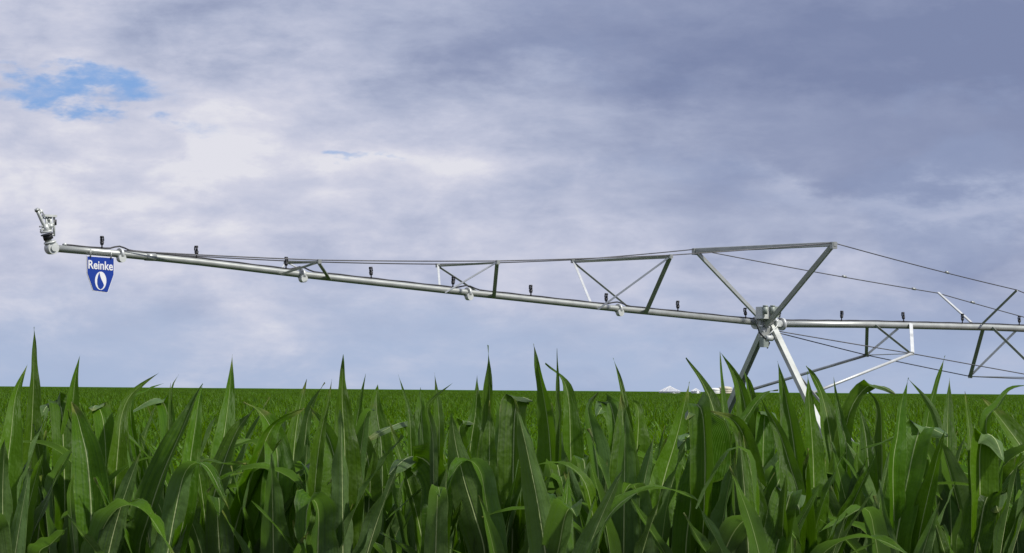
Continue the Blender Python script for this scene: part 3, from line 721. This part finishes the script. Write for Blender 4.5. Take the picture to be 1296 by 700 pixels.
# cables
def sag(P, Q, s=.0, n=10):
    return [P.lerp(Q, i / n) - ZUP * s * 4 * (i / n) * (1 - i / n) for i in range(n + 1)]
def cable(chain, s=.015, r=.013, mat=WIRE):
    pts = []
    for a, b in zip(chain, chain[1:]): pts += sag(a, b, s * (b - a).length / 6)[(1 if pts else 0):]
    part('tension_cable', MB().path(pts, r, 6), mat, smooth=True)
A1, B1, _ = T1; A2, B2, _ = T2; A3, B3, _ = T3
anch = pt(152, 317, .06); anchf = pt(156, 318, -.06)
e = ZUP * .03
cable([TB + e, B1 + e, B2 + e, B3 + e, anch]); cable([TA + e, A1 + e, A2 + e, A3 + e, anchf])
# right-hand span: an upright V above the pipe and hanging frames below
U1f, U1n = (1187, 371), (1287, 367); wu = half_width(U1f, U1n); UA = pt(*U1f, -wu); UB = pt(*U1n, wu)
member('truss_strut', pt(1229, 409, -.06), UA, .07, ZUP, GALV_L, shade=1)
member('truss_strut', pt(1243, 410, .06), UB, .06, ZUP, shade=-1)
far_end = pipe_at(1540)
cable([TB + e, UB, UB + (UB - TB) * .9 - ZUP * .55], .02); cable([TA + e, UA, UA + (UA - TA) * .9 - ZUP * .50], .02)
for (P, Q, ts) in ((TB, UB, (.60,)), (TA, UA, (.60, .995 * .9)), (UA, UA + (UA - TA) * .9 - ZUP * .5, (.17,))):
    for t in ts:
        c0 = P.lerp(Q, t) - ZUP * .0; dd = (Q - P).normalized()
        part('cable_clamp', MB().tube(c0 - dd * .06, c0 + dd * .06, .032, 8), GALV, smooth=True)
def hang(far, near, ff, fn, w=None):
    w = w or half_width(far, near); A = pt(*far, -w); B = pt(*near, w)
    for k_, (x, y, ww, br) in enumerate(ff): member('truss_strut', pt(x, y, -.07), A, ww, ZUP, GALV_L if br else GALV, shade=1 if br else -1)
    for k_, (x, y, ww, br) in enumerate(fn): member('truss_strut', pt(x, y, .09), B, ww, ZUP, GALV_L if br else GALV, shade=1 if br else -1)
    for P in (A, B): part('gusset_plate', MB().box(P, u, v_, ZUP, .06, .035, .045, .01), GALV)
    return A, B, w
HA, HB, wh = hang((1097, 449.5), (1154, 447.5), [(1098, 413, .085, 0), (1137, 416, .06, 1)], [(1108, 411, .06, 0), (1152, 411, .095, 1)])
part('cross_rod', MB().tube(HA, HB, .012, 6), GALV)
KA, KB, wk = hang((1228, 476.5), (1322, 478), [(1245, 414, .10, 0), (1286, 419, .06, 1)], [(1256, 414, .07, 0), (1322, 417, .10, 1)])
part('cross_rod', MB().tube(KA, KB, .012, 6), GALV)
# truss rods
J1, J2 = pt(984, 419, .05), pt(984, 421, -.05)
cable([J1, HB, KB, KB + (KB - HB) * .7 + ZUP * .3], .004); cable([J2, HA, KA, KA + (KA - HA) * .7 + ZUP * .3], .004)
# tower legs
LF = pt(918, 526, -wt * .93); RF = pt(1034, 531, wt * .80)
tl, tr = pt(967, 416, -.14), pt(977, 412, .16)
def ext(a, b):
    k_ = (b.z - GZ - .55) / (a.z - b.z); return b + (b - a) * k_
LG, RG = ext(tl, LF), ext(tr, RF)
def channel(p, q, w, dp, up, mat, nm='tower_leg'):
    t = .01
    return part(nm, MB().prism(p, q, [(w, -dp), (w, dp), (w - t, dp), (w - t, -dp + t), (-w + t, -dp + t), (-w + t, dp), (-w, dp), (-w, -dp)], up), mat)
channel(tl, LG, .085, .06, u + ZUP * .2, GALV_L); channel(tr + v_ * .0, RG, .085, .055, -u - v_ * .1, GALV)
# second pair of legs fanned slightly along the line, as on every tower
for (a, b) in ((tl, LG), (tr, RG)):
    part('leg_brace', MB().angle(a.lerp(b, .30) + u * .1, b + u * 1.5, .06, ZUP), GALV)
part('base_beam', MB().box((LG + RG) / 2, ZUP, u, (RG - LG).normalized(), .09, .07, (RG - LG).length / 2 + .5, .015), GALV)
for P in (LG + (LG - RG).normalized() * .2, RG + (RG - LG).normalized() * .2):
    c0 = Vector((P.x, P.y, GZ + .60)) + u * .0
    w_ = part('wheel', MB().tube(c0 - v_ * .0 - u * .0 + v_ * -.14, c0 + v_ * .14, .34, 24), GALV, smooth=True)
    ring = MB(); pts = [c0 + (u * math.cos(a) + ZUP * math.sin(a)) * .50 for a in [i * 2 * math.pi / 28 for i in range(29)]]
    ring.path(pts, .135, 10); ring.build('tyre', BLACK, w_, True)
# struts from the legs out to the first hanging frame
part('brace_pipe', MB().tube(HA, pt(938, 497, -wt * .62), .036, 12), GALV, smooth=True)
part('brace_pipe', MB().tube(HB, pt(1022, 500, wt * .52), .036, 12), GALV_L, smooth=True)
# tower head
hd = pt(967, 409)
part('span_joint', MB().tube(pt(955, 408), pt(990, 410.5), .10, 20), GALV_L, smooth=True)
for x in (957, 963, 979, 989):
    c0 = pt(x, 408.7 + (x - 957) * .05); part('joint_flange', MB().tube(c0 - u * .035, c0 + u * .035, .155, 18), GALV_L, smooth=True)
hk = part('joint_elbow', MB().path([pt(958, 404, .1), pt(963, 402, .15), pt(968, 404, .18), pt(972, 409, .15)], .055, 10), GALV, smooth=True)
def cbox(name, x, y, wpx, hpx, q, mat=BOXM, dep=.11):
    c0 = pt(x, y, q); sc = c0.y / F
    return part(name, MB().box(c0, u, v_, ZUP, wpx * sc / 2 / .78, dep, hpx * sc / 2, .02), mat)
cb1 = cbox('control_box', 967.5, 396, 17, 15, .20, PLAST); cb2 = cbox('control_box', 978.5, 395, 9, 14, .26)
for x, w_ in ((968.5, 6), (977.8, 5.5)):
    cc = pt(x, 393, .36); part('motor_cover', MB().tube(cc - ZUP * .09, cc + ZUP * .10, .055, 14).tube(cc + ZUP * .1005, cc + ZUP * .125, .063, 14), BOXM, smooth=True)
cbox('mounting_plate', 968, 407, 20, 12, .10, GALV_L, .05)
cbox('mounting_plate', 968, 421, 16, 13, .16, GALV, .05)
cbox('mounting_plate', 974, 427, 12, 3, .24, GALV_L, .06)
cbox('alignment_box', 967, 433, 8, 13, .22, BOXM, .08)
mm = pt(973, 428, .28); part('drive_motor', MB().tube(mm - u * .12, mm + u * .12, .07, 14), PLAST, smooth=True)
part('hose_loop', MB().path([pt(961, 404, .25), pt(958, 411, .3), pt(961, 421, .3), pt(969, 429, .3), pt(974, 434, .28), pt(971, 441, .25)], .018, 7), BLACK, smooth=True)
part('conduit', MB().path([pt(985, 404, .25), pt(984, 412, .3), pt(977, 420, .3), pt(972, 424, .28)], .014, 7), PLAST, smooth=True)
cbox('junction_box', 983.5, 410, 7, 7, .22, PLAST, .07)
for (x, y) in ((962, 413), (972, 414), (980, 416), (965, 419)):
    c0 = pt(x, y, .24); part('clamp_bolt', MB().tube(c0 - v_ * .03, c0 + v_ * .06, .022, 8), GALV_L, smooth=True)
part('wire_bundle', MB().path([pt(984, 420, .1), pt(987, 428, .1), pt(986, 433, .12)], .012, 6), GALV, smooth=True)

# end gun
eg = bpy.data.objects.new('end_gun', None); C.objects.link(eg); eg.parent = root
e0 = pt(65, 314); eg.location = e0 - root.location
def egp(name, mb, mat, smooth=True): return mb.build(name, mat, eg, smooth)
P = lambda x, y, q=0.0: pt(x, y, q)
egp('end_cap', MB().tube(e0 - v_ * .07, e0 + v_ * .09, .125, 20).tube(e0 + v_ * .0905, e0 + v_ * .12, .07, 16), PLAST)
egp('elbow', MB().path([P(72, 314.5), P(66, 313), P(62, 308), P(60, 301), P(59, 296)], .072, 12), GALV)
egp('gun_valve', MB().tube(P(61.5, 303), P(59.5, 296), .10, 14).tube(P(59.5, 297.2), P(59.2, 296), .125, 14), BLACK)
egp('flange', MB().tube(P(63.5, 307.5), P(63, 305.5), .125, 16).tube(P(59, 294), P(58.6, 292), .12, 16), PLAST)
egp('swivel_body', MB().tube(P(58.8, 292), P(57.2, 284), .075, 14, .05).tube(P(64, 288), P(64, 284), .05, 10), PLAST)
egp('side_frame', MB().tube(P(58.5, 291), P(58.5, 273), .020, 8).tube(P(63.5, 292), P(64, 273.5), .030, 8).tube(P(58.5, 284), P(68, 283), .016, 7).tube(P(58, 279), P(66, 291), .014, 7), PLAST)
egp('side_frame', MB().tube(P(68.5, 299), P(68.5, 273), .022, 8), PLAST)
egp('top_plate', MB().box(P(62.5, 273.2), u, v_, ZUP, .15, .06, .022, .01), PLAST, False)
egp('counterweight', MB().tube(P(69.5, 285), P(69.5, 278), .035, 10), BLACK)
egp('barrel', MB().path([P(57, 288), P(53.5, 281), P(49, 271), P(46.5, 265.5)], .034, 10), PLAST)
egp('nozzle_ring', MB().tube(P(47.2, 267), P(45.8, 264.2), .05, 12, .042), GALV)
egp('drive_arm', MB().path([P(51, 294), P(54, 287), P(52.5, 279), P(56, 273), P(53, 267), P(49, 264.5)], .016, 7), GALV)
egp('drive_arm', MB().path([P(50, 287), P(56, 286), P(62, 280), P(61, 274)], .018, 7), GALV_L)
egp('linkage', MB().tube(P(51, 291), P(59, 289), .018, 7).tube(P(52, 275), P(58, 277), .014, 6).tube(P(55, 299), P(68, 297), .016, 7).tube(P(50, 270), P(53, 266), .03, 8), PLAST)
egp('spring_guard', MB().tube(P(61.5, 280), P(61.5, 275.5), .035, 10, .03), GALV)

# ------------------------------------------------------------------ blue sign hung under the pipe
q_s = .10
sc0 = pt(127, 324, q_s)
sg = empty('hanging_sign', sc0, 'blue shield-shaped sign with white lettering hanging under the left end of the pipe', 'sign')
def sp(x, y, off=0.0): return pt(x, y, q_s) + v_ * off
def flat(name, outline, d0, d1, mat, parent):
    b = MB(); n = len(outline)
    for d in (d0, d1):
        for (x, y) in outline: b.v.append(sp(x, y, d))
    b.f.append(tuple(range(n))); b.f.append(tuple(range(2 * n - 1, n - 1, -1)))
    for i in range(n): j = (i + 1) % n; b.f.append((i, i + n, j + n, j))
    o = b.build(name, mat, parent)
    bm = bmesh.new(); bm.from_mesh(o.data); bmesh.ops.recalc_face_normals(bm, faces=bm.faces); bm.to_mesh(o.data); bm.free(); return o
OUT = [(109.6, 323.5), (144.4, 326), (144.2, 347.8), (136.2, 370.6), (117.6, 368.2), (109.6, 345)]
cx_, cy_ = 127, 347
flat('sign_border', OUT, -.012, .004, WHITE, sg)
flat('sign_panel', [(cx_ + (x - cx_) * .955, cy_ + (y - cy_) * .962) for x, y in OUT], .0045, .010, BLUE, sg)
tx = bpy.data.curves.new('lettering', 'FONT'); tx.body = 'Reinke'; tx.extrude = .002; tx.offset = .018; tx.size = 1
to = bpy.data.objects.new('lettering', tx); C.objects.link(to); tx.materials.append(WHITE)
bpy.context.view_layer.update()
bb = [Vector(b) for b in to.bound_box]; x0, x1 = min(b.x for b in bb), max(b.x for b in bb); y0, y1 = min(b.y for b in bb), max(b.y for b in bb)
LLc = sp(111.4, 340.0, .0125); LRc = sp(142.4, 342.6, .0125); LTc = sp(111.4, 329.0, .0125)
ux = (LRc - LLc); sx_ = ux.length / (x1 - x0); sy_ = (LTc - LLc).length / (y1 - y0)
ux.normalize(); uy = (LTc - LLc).normalized()
mw = Matrix((( ux.x * sx_, uy.x * sy_, v_.x, 0), (ux.y * sx_, uy.y * sy_, v_.y, 0), (ux.z * sx_, uy.z * sy_, v_.z, 0), (0, 0, 0, 1)))
org = LLc - (mw.to_3x3() @ Vector((x0, y0, 0)))
dg = bpy.context.evaluated_depsgraph_get(); tme = bpy.data.meshes.new_from_object(to.evaluated_get(dg))
tme.transform(Matrix.Translation(org - sg.location) @ mw); bpy.data.objects.remove(to)
tme.materials.clear(); link('lettering', tme, WHITE, sg)
def ell(cx, cy, rx, ry, a0=0, a1=360, n=28): return [(cx + rx * math.cos(R(a0 + (a1 - a0) * i / n)), cy + ry * math.sin(R(a0 + (a1 - a0) * i / n))) for i in range(n + (0 if a1 - a0 == 360 else 1))]
flat('emblem', ell(127.0, 355.4, 7.2, 11.6), .0105, .0125, WHITE, sg)
flat('emblem', [(125.4, 344.6), (126.4, 349.5), (127.6, 353), (129.6, 357), (131.2, 361), (129.4, 364.8), (126.6, 366.4), (124.0, 364), (122.6, 359.5), (122.6, 354), (123.8, 348.5)], .013, .0145, BLUE, sg)
for x in (114, 140):
    b = MB(); b.tube(sp(x, 326 + (x - 114) * .07, .02), sp(x, 315.5 + (x - 114) * .10, .02), .012, 8); b.build('hanger', GALV, sg, True)

# ------------------------------------------------------------------ far buildings on the skyline
def lathe_bin(name, x, ytop, wpx, yeave, Y, mat, label, roofmat=None, dome=False, roof_name='roof', cat='grain bin'):
    top = at(x, ytop, Y); r = wpx * Y / F / 2; ze = at(x, yeave, Y).z; gz = ground_h(0, Y) if Y < 1200 else -1
    gz = min(gz, ze - 2.0)
    ob = empty(name, Vector((top.x, Y, gz)), label, cat)
    c0 = Vector((top.x, Y, 0)); b = MB()
    nring = 7
    for i in range(nring):
        z0 = gz + (ze - gz) * i / nring; z1 = gz + (ze - gz) * (i + 1) / nring
        b.tube(c0 + ZUP * z0, c0 + ZUP * (z1 - .06), r, 28); b.tube(c0 + ZUP * (z1 - .059), c0 + ZUP * (z1 - .001), r * 1.012, 28)
    b.build('wall', mat, ob, True)
    b = MB()
    if dome:
        for i in range(5):
            a0, a1 = i * .3, (i + 1) * .3; b.tube(c0 + ZUP * (ze + (top.z - ze) * math.sin(a0)), c0 + ZUP * (ze + (top.z - ze) * math.sin(a1) - .001), r * 1.02 * math.cos(a0), 24, r * 1.02 * math.cos(a1))
    else:
        b.tube(c0 + ZUP * (ze + .001), c0 + ZUP * (top.z - .25), r * 1.05, 28, r * .10)
        b.tube(c0 + ZUP * (top.z - .249), c0 + ZUP * top.z, r * .12, 12, r * .08)
    rf = b.build(roof_name, roofmat or mat, ob)
    if not dome:
        b = MB()
        for i in range(14):
            a = i * 2 * math.pi / 14; dv = Vector((math.cos(a), math.sin(a), 0)); b.tube(c0 + dv * r * 1.05 + ZUP * (ze + .03), c0 + dv * r * .1 + ZUP * (top.z - .22), .05, 5)
        b.build('roof_rib', WHITEB, rf)
lathe_bin('grain_bin', 847.5, 488.3, 27, 495.6, 905, SILO, 'wide silver grain bin with a low cone roof, leftmost building on the far skyline')
lathe_bin('grain_bin', 880.5, 491.0, 12, 495.2, 925, SILO, 'small faint silver bin between the wide bin and the white tank on the skyline')
lathe_bin('storage_tank', 904.5, 491.0, 13, 492.5, 880, WHITEB, 'bright white tank on the skyline left of the tower, touching the tan one', dome=True, cat='storage tank')
lathe_bin('storage_tank', 918, 489.0, 17, 491.2, 890, TAN, 'tan rounded tank on the skyline nearest to the tower leg', dome=True, cat='storage tank')
